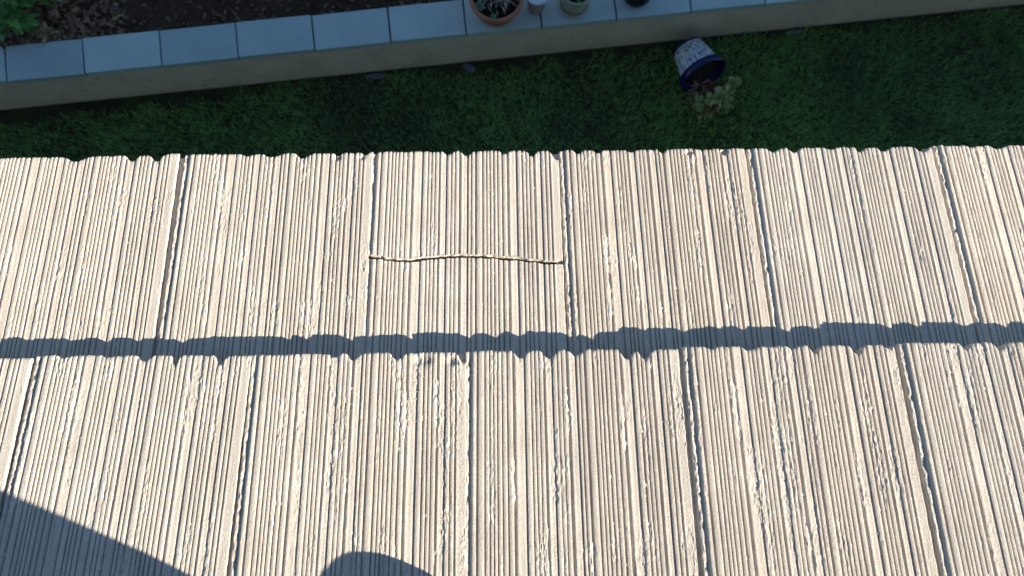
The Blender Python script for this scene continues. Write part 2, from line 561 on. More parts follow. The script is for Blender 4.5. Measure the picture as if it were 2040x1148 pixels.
rr = random.Random(3)
tone = random.Random(12)
LIFT = {(1, 1): -0.001, (1, 4): 0.003, (1, 5): 0.005}
for r in range(5):
    row_off = 0.0 if r % 2 == 0 else -0.1477
    for j in range(-8, 14):
        ur = (j - 2) * 0.3 + row_off
        dd = -0.012 if r == 2 else 0.0
        if r == 0 and j == 2:
            lo = place_tile(tile_mesh(37, ROW0[2], 'lower', 0.8), r, ur, *EDGE[(0, 2)], tilt=R(0.0), dn=0.0)
            up = place_tile(tile_mesh(37, ROW0[2], 'upper', 0.8), r, ur, *EDGE[(0, 2)], tilt=-0.003, dn=-0.0012)
            lo['label'] = 'eaves side piece of a tile broken across its middle'
            up['label'] = 'upper piece of a tile broken across its middle'
            continue
        me = meshes.get((r, j)) or rr.choice(pool)
        off, lean = EDGE.get((r, j), (rr.uniform(-2, 2), rr.uniform(-2, 2)))
        place_tile(me, r, ur, off, lean, dd, dn=LIFT.get((r, j), 0.0))

# ------------------------------------------------------------------ garden: ground, lawn, wall, bed
WX0, WY0, WYAW = -2.6414, 1.0703, 0.0970
WC, WS = math.cos(WYAW), math.sin(WYAW)
WALL_TOP = 0.406
def wl(a, b, z=0.0):
    """garden-wall coordinates: a along the wall, b behind its front"""
    return Vector((WX0 + a * WC - b * WS, WY0 + a * WS + b * WC, z))
def wall_b(x, y):
    return -(x - WX0) * WS + (y - WY0) * WC

def ground_material():
    m, nt, b = mat_new('turf_soil')
    n = noise(nt, 9.0, 6.0, 0.65)
    r = ramp(nt, n.outputs['Fac'], [(0.3, (0.030, 0.027, 0.021)), (0.5, (0.048, 0.055, 0.027)), (0.75, (0.062, 0.090, 0.032))])
    n2 = noise(nt, 140.0, 4.0, 0.7)
    r2 = ramp(nt, n2.outputs['Fac'], [(0.3, (0.6, 0.6, 0.6)), (0.7, (1.4, 1.35, 1.25))])
    nt.links.new(mix(nt, 1.0, r.outputs[0], r2.outputs[0], 'MULTIPLY'), b.inputs['Base Color'])
    b.inputs['Roughness'].default_value = 0.95
    b.inputs['Specular IOR Level'].default_value = 0.1
    bump(nt, b, n2.outputs['Fac'], 0.8, 0.01)
    return m
M['ground'] = ground_material()
bm = bmesh.new()
vs = [bm.verts.new(c) for c in ((-150, -150, 0), (150, -150, 0), (150, 150, 0), (-150, 150, 0))]
bm.faces.new(vs)
tag(bm_obj('ground', bm, M['ground']), kind='structure')

# mown grass: single blades, one mass
def grass(n, x0, x1, y0):
    x = rng.uniform(x0, x1, n)
    y = rng.uniform(y0, y0 + 1.45, n)
    b = -wall_b(x, y)                           # distance in front of the wall
    edge = 0.012 + 0.02 * vnoise(x * 3.0, x * 0, 5) + 0.02 * vnoise(x * 11.0, x * 0, 6) + 0.06 * smooth01(-x, 1.2, 2.6)
    keep = rng.uniform(0, 1, n) < smooth01(b, edge - 0.01, edge + 0.07)
    dens = 0.72 + 0.28 * vnoise(x * 2.3, y * 2.3, 8) + 0.25 * vnoise(x * 9.0, y * 9.0, 9)
    keep &= rng.uniform(0, 1, n) < dens
    x, y = x[keep], y[keep]
    n = len(x)
    cl = vnoise(x * 3.1, y * 3.1, 21); cf = vnoise(x * 14.0, y * 14.0, 22); ct = vnoise(x * 1.1 + 5, y * 1.4, 23)
    ln = rng.uniform(0.018, 0.050, n) * (1 + 0.25 * cl)
    ang = rng.uniform(0, 2 * np.pi, n) + 0.8 * cf
    lean = rng.uniform(0.25, 1.05, n)
    w = rng.uniform(0.0009, 0.0021, n)
    dx, dy = np.cos(ang), np.sin(ang)
    px, py = -dy * w, dx * w
    V = np.zeros((n, 5, 3))
    V[:, 0] = np.stack([x - px, y - py, np.full(n, 0.0)], 1)
    V[:, 1] = np.stack([x + px, y + py, np.full(n, 0.0)], 1)
    m1 = np.sin(lean * 0.5) * ln * 0.55; z1 = np.cos(lean * 0.5) * ln * 0.55
    V[:, 2] = np.stack([x + dx * m1 + px * .8, y + dy * m1 + py * .8, z1], 1)
    V[:, 3] = np.stack([x + dx * m1 - px * .8, y + dy * m1 - py * .8, z1], 1)
    m2 = m1 + np.sin(lean * 1.35) * ln * 0.5; z2 = z1 + np.cos(np.minimum(lean * 1.35, 1.7)) * ln * 0.5
    V[:, 4] = np.stack([x + dx * m2, y + dy * m2, np.maximum(z2, 0.004)], 1)
    i = np.arange(n)[:, None] * 5
    quads = (i + np.array([[0, 1, 2, 3]]))
    tris = (i + np.array([[3, 2, 4]]))
    base = np.array([0.230, 0.415, 0.120])[None] * (1 + 0.22 * cl[:, None] + 0.18 * cf[:, None] + 0.15 * ct[:, None])
    yel = (np.clip(0.5 + 0.9 * ct + 0.5 * cl, 0, 1) * 0.5)[:, None]
    colr = base * (1 - yel) + np.array([0.260, 0.460, 0.070])[None] * yel
    colr = colr * rng.uniform(0.65, 1.35, n)[:, None]
    dry = rng.uniform(0, 1, n) < 0.06
    colr[dry] = np.array([0.17, 0.15, 0.07]) * rng.uniform(0.6, 1.1, dry.sum())[:, None]
    cols = np.repeat(np.clip(colr, 0.004, 1)[:, None, :], 5, 1).reshape(-1, 3)
    me = np_mesh('grass', V.reshape(-1, 3), [quads, tris], [tint_mat('grass_blade', 0.55, 0.35)], smooth=False, cols=cols)
    return link(bpy.data.objects.new('grass', me))
tag(grass(250000, -3.5, 3.8, 0.15), 'short mown dark green grass of the lawn below the eaves', 'grass', kind='stuff')

# retaining wall with grey coping slabs
def coping_material():
    m, nt, b = mat_new('coping_concrete')
    info = N(nt, 'ShaderNodeObjectInfo')
    n = noise(nt, 6.0, 5.0, 0.6)
    r = ramp(nt, n.outputs['Fac'], [(0.3, (0.42, 0.53, 0.50)), (0.7, (0.50, 0.62, 0.585))])
    rt = ramp(nt, info.outputs['Random'], [(0.0, (0.86, 0.87, 0.88)), (1.0, (1.06, 1.06, 1.05))])
    c = mix(nt, 1.0, r.outputs[0], rt.outputs[0], 'MULTIPLY')
    n2 = noise(nt, 220.0, 3.0, 0.7)
    r2 = ramp(nt, n2.outputs['Fac'], [(0.3, (0.86, 0.86, 0.86)), (0.7, (1.1, 1.1, 1.1))])
    c = mix(nt, 1.0, c, r2.outputs[0], 'MULTIPLY')
    nt.links.new(c, b.inputs['Base Color'])
    b.inputs['Roughness'].default_value = 0.8
    b.inputs['Specular IOR Level'].default_value = 0.3
    bump(nt, b, n2.outputs['Fac'], 0.3, 0.002)
    return m
def wallface_material():
    m, nt, b = mat_new('wall_render')
    n = noise(nt, 5.0, 6.0, 0.65)
    r = ramp(nt, n.outputs['Fac'], [(0.3, (0.60, 0.53, 0.39)), (0.55, (0.71, 0.64, 0.48)), (0.8, (0.75, 0.69, 0.53))])
    n2 = noise(nt, 28.0, 5.0, 0.7)
    r2 = ramp(nt, n2.outputs['Fac'], [(0.30, (0.62, 0.60, 0.56)), (0.42, (1.0, 1.0, 1.0)), (0.8, (1.06, 1.05, 1.04))])
    nt.links.new(mix(nt, 1.0, r.outputs[0], r2.outputs[0], 'MULTIPLY'), b.inputs['Base Color'])
    b.inputs['Roughness'].default_value = 0.9
    b.inputs['Specular IOR Level'].default_value = 0.15
    bump(nt, b, n2.outputs['Fac'], 0.5, 0.006)
    return m
M['coping'] = coping_material()
M['wallface'] = wallface_material()
gw = empty('garden_wall', wl(0, 0, 0), (0, 0, WYAW))
tag(gw, 'low beige rendered garden wall topped with grey concrete coping slabs', 'wall')
bm_obj('wall_body', box_bm(-2.4, 7.6, 0.006, 0.182, -0.2, WALL_TOP - 0.047), M['wallface'], gw)
slab_bm = box_bm(-0.1955, 0.1955, 0.0, 0.187, -0.045, 0.0, 0.003, 2)
first = bm_obj('coping_slab', slab_bm, M['coping'], gw)
first.location = (-5.8 * 0.4, 0, WALL_TOP)
rj = random.Random(8)
for i in range(-5, 19):
    o = first if i == -5 else link(first.copy(), gw)
    o.location = (i * 0.4 + 0.2 + rj.uniform(-.0012, .0012), rj.uniform(-0.003, 0.003) - (0.004 if i == 0 else 0), WALL_TOP + rj.uniform(-.001, .001))
    o.rotation_euler = (rj.uniform(-.006, .006), rj.uniform(-.003, .003), rj.uniform(-0.005, 0.005))

# planting bed behind the wall
def bed_material():
    m, nt, b = mat_new('bed_soil')
    n = noise(nt, 7.0, 6.0, 0.7)
    r = ramp(nt, n.outputs['Fac'], [(0.3, (0.045, 0.029, 0.020)), (0.55, (0.078, 0.050, 0.032)), (0.8, (0.090, 0.070, 0.037))])
    n2 = noise(nt, 90.0, 5.0, 0.75)
    r2 = ramp(nt, n2.outputs['Fac'], [(0.3, (0.5, 0.5, 0.5)), (0.7, (1.6, 1.5, 1.4))])
    nt.links.new(mix(nt, 1.0, r.outputs[0], r2.outputs[0], 'MULTIPLY'), b.inputs['Base Color'])
    b.inputs['Roughness'].default_value = 0.95
    b.inputs['Specular IOR Level'].default_value = 0.1
    bump(nt, b, n2.outputs['Fac'], 1.0, 0.015)
    return m
M['bed'] = bed_material()
ga = np.linspace(-2.4, 7.6, 300); gb = np.linspace(0.184, 5.0, 120) ** 1.0
A, B = np.meshgrid(ga, gb)
ZB = WALL_TOP - 0.035 + 0.018 * vnoise(A * 3, B * 3, 31) + 0.012 * vnoise(A * 11, B * 11, 32) + 0.006 * vnoise(A * 30, B * 30, 33)
VB = np.stack([WX0 + A * WC - B * WS, WY0 + A * WS + B * WC, ZB], 2).reshape(-1, 3)
ib = np.arange(A.size).reshape(A.shape)
FB = np.stack([ib[:-1, :-1], ib[:-1, 1:], ib[1:, 1:], ib[1:, :-1]], 2).reshape(-1, 4)
bed = link(bpy.data.objects.new('planting_bed', np_mesh('planting_bed', VB, FB, [M['bed']])))
tag(bed, kind='structure')
# bark chips, crumbs and dry leaves on the bed
def mulch(n):
    a = rng.uniform(-1.2, 5.6, n); b = 0.195 + rng.uniform(0, 1, n) ** 1.3 * 0.75
    dens = 0.35 + 0.65 * smooth01(-(a), -0.75, -0.2)
    dens = np.maximum(dens, 0.25)
    k = rng.uniform(0, 1, n) < dens
    a, b = a[k], b[k]; n = len(a)
    sz = rng.uniform(0.004, 0.013, n) * (1 + 0.5 * (a < 0.6))
    asp = rng.uniform(1.0, 3.2, n)
    # an irregular little slab of 8 corners
    unit = np.array([[-1, -1, -.5], [1, -1, -.5], [1, 1, -.5], [-1, 1, -.5], [-1, -1, .5], [1, -1, .5], [1, 1, .5], [-1, 1, .5]], dtype=float)
    V = unit[None] * (1 + 0.45 * rng.uniform(-1, 1, (n, 8, 3)))
    V = V * np.stack([sz * asp / 2, sz / 2, sz * rng.uniform(0.2, 0.6, n)], 1)[:, None, :]
    t = rng.uniform(0, 2 * np.pi, n); p = rng.normal(0, 0.35, n)
    c, s = np.cos(p), np.sin(p)
    X = V[..., 0] * c[:, None] - V[..., 2] * s[:, None]; Z = V[..., 0] * s[:, None] + V[..., 2] * c[:, None]
    c, s = np.cos(t)[:, None], np.sin(t)[:, None]
    Xr = X * c - V[..., 1] * s; Yr = X * s + V[..., 1] * c
    wx = WX0 + a * WC - b * WS; wy = WY0 + a * WS + b * WC
    zz = WALL_TOP - 0.035 + 0.018 * vnoise(a * 3, b * 3, 31) + 0.012 * vnoise(a * 11, b * 11, 32) + 0.006 * vnoise(a * 30, b * 30, 33) + sz * 0.2
    V = np.stack([Xr + wx[:, None], Yr + wy[:, None], Z + zz[:, None]], 2).reshape(-1, 3)
    i = np.arange(n)[:, None, None] * 8
    F = (i + np.array([[0, 3, 2, 1], [4, 5, 6, 7], [0, 1, 5, 4], [1, 2, 6, 5], [2, 3, 7, 6], [3, 0, 4, 7]])[None]).reshape(-1, 4)
    u = rng.uniform(0, 1, n)
    colr = np.array([0.100, 0.062, 0.038])[None] * rng.uniform(0.4, 2.0, n)[:, None]
    warm = smooth01(-(a), -1.0, 0.2)[:, None]
    colr = colr * (1 + 0.9 * warm)
    pale = u > 0.975
    colr[pale] = np.array([0.20, 0.185, 0.165]) * rng.uniform(0.5, 1.2, pale.sum())[:, None]
    tan = (u < 0.10) & (a < 0.9)
    colr[tan] = np.array([0.24, 0.17, 0.09]) * rng.uniform(0.6, 1.2, tan.sum())[:, None]
    cols = np.repeat(colr[:, None, :], 8, 1).reshape(-1, 3)
    me = np_mesh('bark_mulch', V, F, [tint_mat('mulch', 0.9, 0.1)], smooth=False, cols=cols)
    return link(bpy.data.objects.new('bark_mulch', me))
tag(mulch(15000), 'dark bark chips and crumbs of soil on the bed behind the wall', 'mulch', kind='stuff')

# ------------------------------------------------------------------ plants and pots
def leaf_mesh(name, pts, mat, curl=0.15, fold=0.12):
    """flat outline (half, right side) -> thin folded leaf; pts: (width, length) from base to tip"""
    bm = bmesh.new()
    mid, L, Rr = [], [], []
    for w, l in pts:
        z = -curl * l * l
        mid.append(bm.verts.new((0, l, z)))
        L.append(bm.verts.new((-w, l, z + fold * w)))
        Rr.append(bm.verts.new((w, l, z + fold * w)))
    for i in range(len(pts) - 1):
        bm.faces.new((mid[i], mid[i + 1], L[i + 1], L[i]))
        bm.faces.new((mid[i], Rr[i], Rr[i + 1], mid[i + 1]))
    bmesh.ops.remove_doubles(bm, verts=bm.verts[:], dist=1e-5)
    bmesh.ops.solidify(bm, geom=bm.faces[:], thickness=0.0012)
    me = bpy.data.meshes.new(name)
    bm.to_mesh(me); bm.free()
    me.materials.append(mat)
    return me

def leaf_mat(name, c1, c2):
    m, nt, b = mat_new(name)
    info = N(nt, 'ShaderNodeObjectInfo')
    r = ramp(nt, info.outputs['Random'], [(0.0, c1), (1.0, c2)])
    n = noise(nt, 60.0, 3.0)
    r2 = ramp(nt, n.outputs['Fac'], [(0.3, (0.75, 0.75, 0.75)), (0.7, (1.2, 1.2, 1.2))])
    nt.links.new(mix(nt, 1.0, r.outputs[0], r2.outputs[0], 'MULTIPLY'), b.inputs['Base Color'])
    b.inputs['Roughness'].default_value = 0.5
    b.inputs['Specular IOR Level'].default_value = 0.35
    b.inputs['Subsurface Weight'].default_value = 0.0
    return m

def tube_bm(pts, r0, r1, n=6):
    bm = bmesh.new()
    rings = []
    for i, p in enumerate(pts):
        p = Vector(p)
        d = (Vector(pts[min(i + 1, len(pts) - 1)]) - Vector(pts[max(i - 1, 0)])).normalized()
        a = d.orthogonal().normalized(); b = d.cross(a)
        r = r0 + (r1 - r0) * i / (len(pts) - 1)
        rings.append([bm.verts.new(p + (a * math.cos(t) + b * math.sin(t)) * r) for t in [2 * math.pi * k / n for k in range(n)]])
    for a, b in zip(rings[:-1], rings[1:]):
        for k in range(n):
            bm.faces.new((a[k], a[(k + 1) % n], b[(k + 1) % n], b[k]))
    bm.faces.new(list(reversed(rings[0]))); bm.faces.new(rings[-1])
    return bm

def put_leaf(me, parent, pos, direction, roll, scale, name='leaf'):
    o = bpy.data.objects.new(name, me)
    y = Vector(direction).normalized()
    up = Vector((0, 0, 1))
    x = y.cross(up)
    if x.length < 1e-3: x = Vector((1, 0, 0))
    x.normalize(); z = x.cross(y)
    m = Matrix((x, y, z)).transposed().to_4x4()
    m = Matrix.Translation(pos) @ m @ Matrix.Rotation(roll, 4, 'Y') @ Matrix.Scale(scale, 4)
    o.matrix_basis = m
    return link(o, parent)

# lobed leafy shrub at the bed's end
M['shrubleaf'] = leaf_mat('shrub_leaf', (0.055, 0.165, 0.030), (0.105, 0.270, 0.055))
lobed = [(0.0, 0), (0.012, 0.05), (0.20, 0.16), (0.40, 0.30), (0.24, 0.36), (0.30, 0.50), (0.42, 0.62), (0.20, 0.66), (0.22, 0.80), (0.12, 0.92), (0.0, 1.05)]
lm1 = leaf_mesh('lobed_leaf', lobed, M['shrubleaf'], 0.25, 0.25)
lm2 = leaf_mesh('lobed_leaf', [(w * 0.8, l) for w, l in lobed], M['shrubleaf'], 0.1, 0.35)
M['stem'] = simple_mat('green_stem', (0.08, 0.11, 0.04), 0.6, 0.2, 40)
M['twig'] = simple_mat('brown_twig', (0.09, 0.06, 0.035), 0.8, 0.3, 60)
sh = empty('leafy_shrub', (-2.60, 1.465, WALL_TOP - 0.04))
tag(sh, 'bright green shrub with lobed leaves growing in the bed behind the wall', 'shrub')
rs = random.Random(21)
for k in range(26):
    t = rs.uniform(0, 2 * math.pi); rad = rs.uniform(0.05, 0.24); hh = rs.uniform(0.10, 0.26)
    tip = (rad * math.cos(t), rad * math.sin(t), hh)
    bm_obj('stem', tube_bm([(0, 0, 0), (tip[0] * .3, tip[1] * .3, hh * .6), tip], 0.004, 0.002), M['stem'], sh, True)
    for q in range(7):
        t2 = t + rs.uniform(-1.3, 1.3)
        f = rs.uniform(0.55, 1.05)
        pos = (tip[0] * f, tip[1] * f, hh * min(1, f + 0.1) + rs.uniform(-0.03, 0.03))
        put_leaf(rs.choice((lm1, lm2)), sh, pos, (math.cos(t2), math.sin(t2), rs.uniform(-0.55, 0.15)), rs.uniform(-0.5, 0.5), rs.uniform(0.045, 0.085))
# dry tan tuft by the shrub
M['straw'] = simple_mat('dry_straw', (0.30, 0.24, 0.13), 0.8, 0.25, 60)
dm = leaf_mesh('dry_leaf', [(0, 0), (0.10, .2), (0.16, .5), (0.10, .8), (0, 1)], M['straw'], 0.3, 0.5)
dt = empty('dry_leaf_tuft', (*wl(0.20, 0.225).xy, WALL_TOP - 0.012))
tag(dt, 'tuft of dry straw coloured leaves between the shrub and the coping', 'dry leaves')
for k in range(16):
    t = rs.uniform(0, 6.28)
    put_leaf(dm, dt, (rs.uniform(-.03, .03), rs.uniform(-.012, .03), rs.uniform(0.0, .012)), (math.cos(t), 0.3 + 0.6 * math.sin(t), rs.uniform(0.1, .7)), rs.uniform(-.6, .6), rs.uniform(.04, .07), 'dry_leaf')

def pot_profile(rb, rt, h, rim_w, rim_h, wall=0.012, depth=0.03):
    return [(rb * 0.96, 0), (rb, 0.004), (rt - rim_w, h - rim_h), (rt - rim_w, h - rim_h)]

M['terracotta'] = simple_mat('terracotta', (0.42, 0.185, 0.105), 0.85, 0.12, 14, 0.3, 0.002)
M['potsoil'] = simple_mat('potting_soil', (0.018, 0.014, 0.011), 0.95, 0.5, 60, 1.0, 0.01)
M['succulent'] = leaf_mat('succulent_leaf', (0.10, 0.20, 0.12), (0.17, 0.30, 0.19))
M['driedstem'] = simple_mat('dried_stem', (0.44, 0.40, 0.33), 0.8, 0.3, 70)
ovate = [(0.0, 0), (0.10, .1), (0.24, .35), (0.28, .6), (0.18, .85), (0.0, 1.0)]
ov = leaf_mesh('succulent_leaf', ovate, M['succulent'], 0.1, 0.35)

def on_wall(x, y):
    return Vector((x, y, WALL_TOP + 0.001))

def rosette(parent, pos, r, n, mesh, rnd, name='leaf'):
    for k in range(n):
        t = k * 2.39996
        f = (k + 1) / n
        el = 1.1 * (1 - f) + 0.15
        put_leaf(mesh, parent, pos, (math.cos(t) * math.cos(el), math.sin(t) * math.cos(el), math.sin(el)), rnd.uniform(-.2, .2), r * (0.55 + 0.45 * f), name)

# terracotta bowl
tp = empty('terracotta_pot', on_wall(-0.093, 1.432))
tag(tp, 'wide orange terracotta pot with dried stems and a small succulent on the coping', 'flower pot')
bm_obj('pot_body', lathe_bm([(0.088, 0), (0.094, 0.004), (0.112, 0.05), (0.126, 0.10), (0.131, 0.128)]), M['terracotta'], tp, True)
bm_obj('rim', lathe_bm([(0.131, 0.1285), (0.137, 0.132), (0.141, 0.145), (0.141, 0.166), (0.136, 0.172), (0.126, 0.172), (0.121, 0.166), (0.119, 0.13), (0.100, 0.1285)]), M['terracotta'], tp, True)
bm_obj('soil', lathe_bm([(0.118, 0.132), (0.118, 0.140), (0.08, 0.146), (0.0, 0.148)], 32, 0.0), M['potsoil'], tp, True)
rs = random.Random(4)
for k in range(44):
    t = rs.uniform(0, 6.28); q = rs.uniform(0.0, 0.07)
    a = Vector((q * math.cos(t), q * math.sin(t), 0.145)); t2 = rs.uniform(0, 6.28)
    e = a + Vector((math.cos(t2) * 0.08, math.sin(t2) * 0.08, rs.uniform(0.02, 0.09)))
    if e.xy.length > 0.11: e.xy *= 0.11 / e.xy.length
    m2 = (a + e) / 2 + Vector((0, 0, 0.02))
    bm_obj('dried_stem', tube_bm([a, m2, e], 0.0042, 0.002, 5), M['driedstem'], tp, True)
for k in range(40):
    t = rs.uniform(0, 6.28); q = rs.uniform(0.01, 0.10)
    put_leaf(dm, tp, (q * math.cos(t), q * math.sin(t), 0.150), (math.cos(t * 3), math.sin(t * 3), rs.uniform(0.0, .35)), rs.uniform(-.8, .8), rs.uniform(.02, .04), 'dry_leaf')
rosette(tp, (-0.088, -0.058, 0.162), 0.034, 14, ov, rs)
rosette(tp, (-0.018, -0.117, 0.178), 0.022, 9, ov, rs)
rosette(tp, (0.05, 0.05, 0.162), 0.034, 14, ov, rs)
# small pale pot
M['pinkpot'] = simple_mat('pale_pink_glaze', (0.36, 0.27, 0.27), 0.5, 0.08, 20, 0.1)
M['rimwhite'] = simple_mat('white_glaze', (0.62, 0.64, 0.66), 0.35, 0.05, 20, 0.05)
sp = empty('small_flower_pot', on_wall(0.116, 1.440))
tag(sp, 'small pinkish grey pot with a white rim beside the terracotta pot', 'flower pot')
bm_obj('pot_body', lathe_bm([(0.036, 0), (0.040, 0.004), (0.0555, 0.155)]), M['pinkpot'], sp, True)
bm_obj('rim', lathe_bm([(0.0555, 0.1555), (0.0605, 0.158), (0.0625, 0.163), (0.0605, 0.169), (0.056, 0.171), (0.052, 0.166), (0.049, 0.13), (0.040, 0.1285)], 40), M['rimwhite'], sp, True)
bm_obj('soil', lathe_bm([(0.0485, 0.130), (0.0485, 0.134), (0, 0.137)], 24), M['potsoil'], sp, True)
# cream green pot on a saucer
M['cream'] = simple_mat('cream_green_glaze', (0.46, 0.47, 0.35), 0.45, 0.1, 18, 0.1)
gp = empty('saucer_flower_pot', on_wall(0.317, 1.460))
tag(gp, 'cream green pot with a leafy plant standing in a matching saucer on the coping', 'flower pot')
bm_obj('saucer', lathe_bm([(0.066, 0), (0.074, 0.003), (0.083, 0.016), (0.085, 0.021), (0.081, 0.022), (0.070, 0.009), (0.0, 0.007)]), M['cream'], gp, True)
bm_obj('pot_body', lathe_bm([(0.058, 0.008), (0.063, 0.013), (0.074, 0.10), (0.078, 0.15), (0.083, 0.156), (0.083, 0.172), (0.078, 0.175), (0.072, 0.165), (0.070, 0.15), (0.0, 0.149)]), M['cream'], gp, True)
bm_obj('soil', lathe_bm([(0.069, 0.1505), (0.068, 0.155), (0, 0.160)], 24), M['potsoil'], gp, True)
M['broadleaf'] = leaf_mat('broad_leaf', (0.04, 0.13, 0.025), (0.07, 0.20, 0.04))
ol = leaf_mesh('oval_leaf', [(0, 0), (0.06, .08), (0.26, .3), (0.30, .55), (0.2, .8), (0, 1)], M['broadleaf'], 0.3, 0.25)
for k in range(34):
    t = rs.uniform(0, 6.28); q = rs.uniform(0, 0.055)
    put_leaf(ol, gp, (q * math.cos(t) + 0.020, q * math.sin(t) - 0.005, 0.170 + rs.uniform(0, 0.05)), (math.cos(t), math.sin(t), rs.uniform(-0.1, 0.9)), rs.uniform(-.5, .5), rs.uniform(0.03, 0.055))
# dark pot
M['darkpot'] = simple_mat('dark_glaze', (0.012, 0.014, 0.020), 0.4, 0.1, 20, 0.05)
dp = empty('dark_flower_pot', on_wall(0.643, 1.497))
tag(dp, 'round near black glazed pot on the coping slab apart from the others', 'flower pot')
bm_obj('pot_body', lathe_bm([(0.052, 0), (0.060, 0.006), (0.078, 0.045), (0.082, 0.075), (0.078, 0.105), (0.074, 0.115), (0.070, 0.118), (0.067, 0.112), (0.066, 0.10), (0.0, 0.098)]), M['darkpot'], dp, True)
bm_obj('soil', lathe_bm([(0.064, 0.0985), (0.062, 0.102), (0, 0.106)], 24), M['potsoil'], dp, True)
for k in range(18):
    t = rs.uniform(0, 6.28)
    put_leaf(ol, dp, (0.03 * math.cos(t), 0.03 * math.sin(t) + 0.015, 0.105 + rs.uniform(0, .03)), (math.cos(t), math.sin(t), rs.uniform(0.6, 1.6)), rs.uniform(-.5, .5), rs.uniform(0.03, 0.05))

# toppled blue and white pot on the lawn
def painted_material():
    m, nt, b = mat_new('painted_ceramic')
    tc = N(nt, 'ShaderNodeTexCoord')
    # brushed leaf strokes along the pot, with a few ring flowers between them
    st = noise(nt, 1.0, 3.0, 0.6, stretch=(75.0, 75.0, 26.0))
    r1 = ramp(nt, st.outputs['Fac'], [(0.40, (0.06, 0.06, 0.06)), (0.46, (0.6, 0.6, 0.6)), (0.51, (1, 1, 1))])
    v = N(nt, 'ShaderNodeTexVoronoi', feature='F1')
    v.inputs['Scale'].default_value = 11.0
    nt.links.new(tc.outputs['Object'], v.inputs['Vector'])
    r2 = ramp(nt, v.outputs['Distance'], [(0.10, (1, 1, 1)), (0.15, (0.2, 0.2, 0.2)), (0.20, (1, 1, 1)), (0.27, (1, 1, 1)), (0.31, (0.35, 0.35, 0.35)), (0.36, (1, 1, 1))])
    f = mix(nt, 1.0, r1.outputs[0], r2.outputs[0], 'MULTIPLY')
    c = mix(nt, f, (0.06, 0.15, 0.22), (0.80, 0.84, 0.84))
    nt.links.new(c, b.inputs['Base Color'])
    b.inputs['Roughness'].default_value = 0.25
    return m
M['painted'] = painted_material()
M['cobalt'] = simple_mat('cobalt_glaze', (0.006, 0.010, 0.075), 0.22, 0.1, 20, 0.03, spec=0.5)
M['orange'] = simple_mat('orange_paint', (0.60, 0.16, 0.05), 0.3, 0.1, 20, 0.0)
axis = Vector((0.085, -0.205, 0.060)).normalized()
bx = Vector((0, 0, 1)).cross(axis).normalized(); by = axis.cross(bx)
fm = Matrix((bx, by, axis)).transposed().to_4x4()
FPO = (0.990, 1.345, 0.100)
fp = empty('toppled_flower_pot', FPO)
fp.rotation_euler = fm.to_euler()
tag(fp, 'blue and white painted pot lying on its side on the lawn, spilling a plant', 'flower pot')
bm_obj('base_band', lathe_bm([(0.080, 0.0), (0.086, 0.003), (0.0885, 0.014), (0.0895, 0.02)]), M['cobalt'], fp, True)
bm_obj('pot_body', lathe_bm([(0.0885, 0.0202), (0.0900, 0.0215), (0.104, 0.10), (0.1145, 0.170), (0.1140, 0.171)]), M['painted'], fp, True)
bm_obj('rim', lathe_bm([(0.1145, 0.1715), (0.130, 0.173), (0.135, 0.180), (0.137, 0.210), (0.133, 0.217), (0.122, 0.214), (0.114, 0.200), (0.104, 0.14), (0.0, 0.13)]), M['cobalt'], fp, True)
bm_obj('soil', lathe_bm([(0.1035, 0.132), (0.108, 0.172), (0.095, 0.190), (0.05, 0.198), (0.0, 0.200)], 32, 0.05), M['potsoil'], fp, True)
def dot_bm(r, ctr, nrm):
    bm = bmesh.new()
    bmesh.ops.create_cone(bm, cap_ends=True, segments=14, radius1=r, radius2=r * 0.8, depth=0.003)
    q = Vector(nrm).to_track_quat('Z', 'Y').to_matrix().to_4x4()
    bmesh.ops.transform(bm, matrix=Matrix.Translation(ctr) @ q, verts=bm.verts[:])
    return bm
def on_pot(ang, z):
    r = 0.0900 + (z - 0.0215) / 0.1485 * 0.0245
    return Vector((r * math.cos(ang), r * math.sin(ang), z)), Vector((math.cos(ang), math.sin(ang), -0.15))
# which way is up on the lying pot: +Y of its frame
for ang, z, r in ((2.10, 0.070, 0.009),):
    c_, n_ = on_pot(ang, z)
    bm_obj('painted_flower', dot_bm(r, c_, n_), M['orange'], fp, True)
inv = fm.to_3x3().transposed()
def pl(x, y, z):
    return inv @ (Vector((x, y, z)) - Vector(FPO))
M['redstem'] = simple_mat('red_stem', (0.20, 0.055, 0.045), 0.6, 0.25, 40)
M['jade'] = leaf_mat('jade_leaf', (0.24, 0.38, 0.11), (0.50, 0.52, 0.20))
M['russet'] = leaf_mat('russet_leaf', (0.26, 0.12, 0.08), (0.38, 0.27, 0.14))
jd = leaf_mesh('jade_leaf', [(0.0, 0), (0.14, .12), (0.36, .45), (0.42, .7), (0.28, .92), (0.0, 1.0)], M['jade'], 0.1, 0.3)
ru = leaf_mesh('russet_leaf', [(0.0, 0), (0.08, .15), (0.18, .5), (0.12, .8), (0.0, 1.0)], M['russet'], 0.2, 0.4)
rs = random.Random(9)
heads = [(1.115, 0.985, .13), (1.175, 1.005, .12), (1.07, 0.975, .10), (1.225, 1.03, .11), (1.255, 1.085, .10), (1.15, 0.955, .06), (1.20, 0.96, .06), (1.235, 0.985, .05), (1.10, 0.935, .04)]
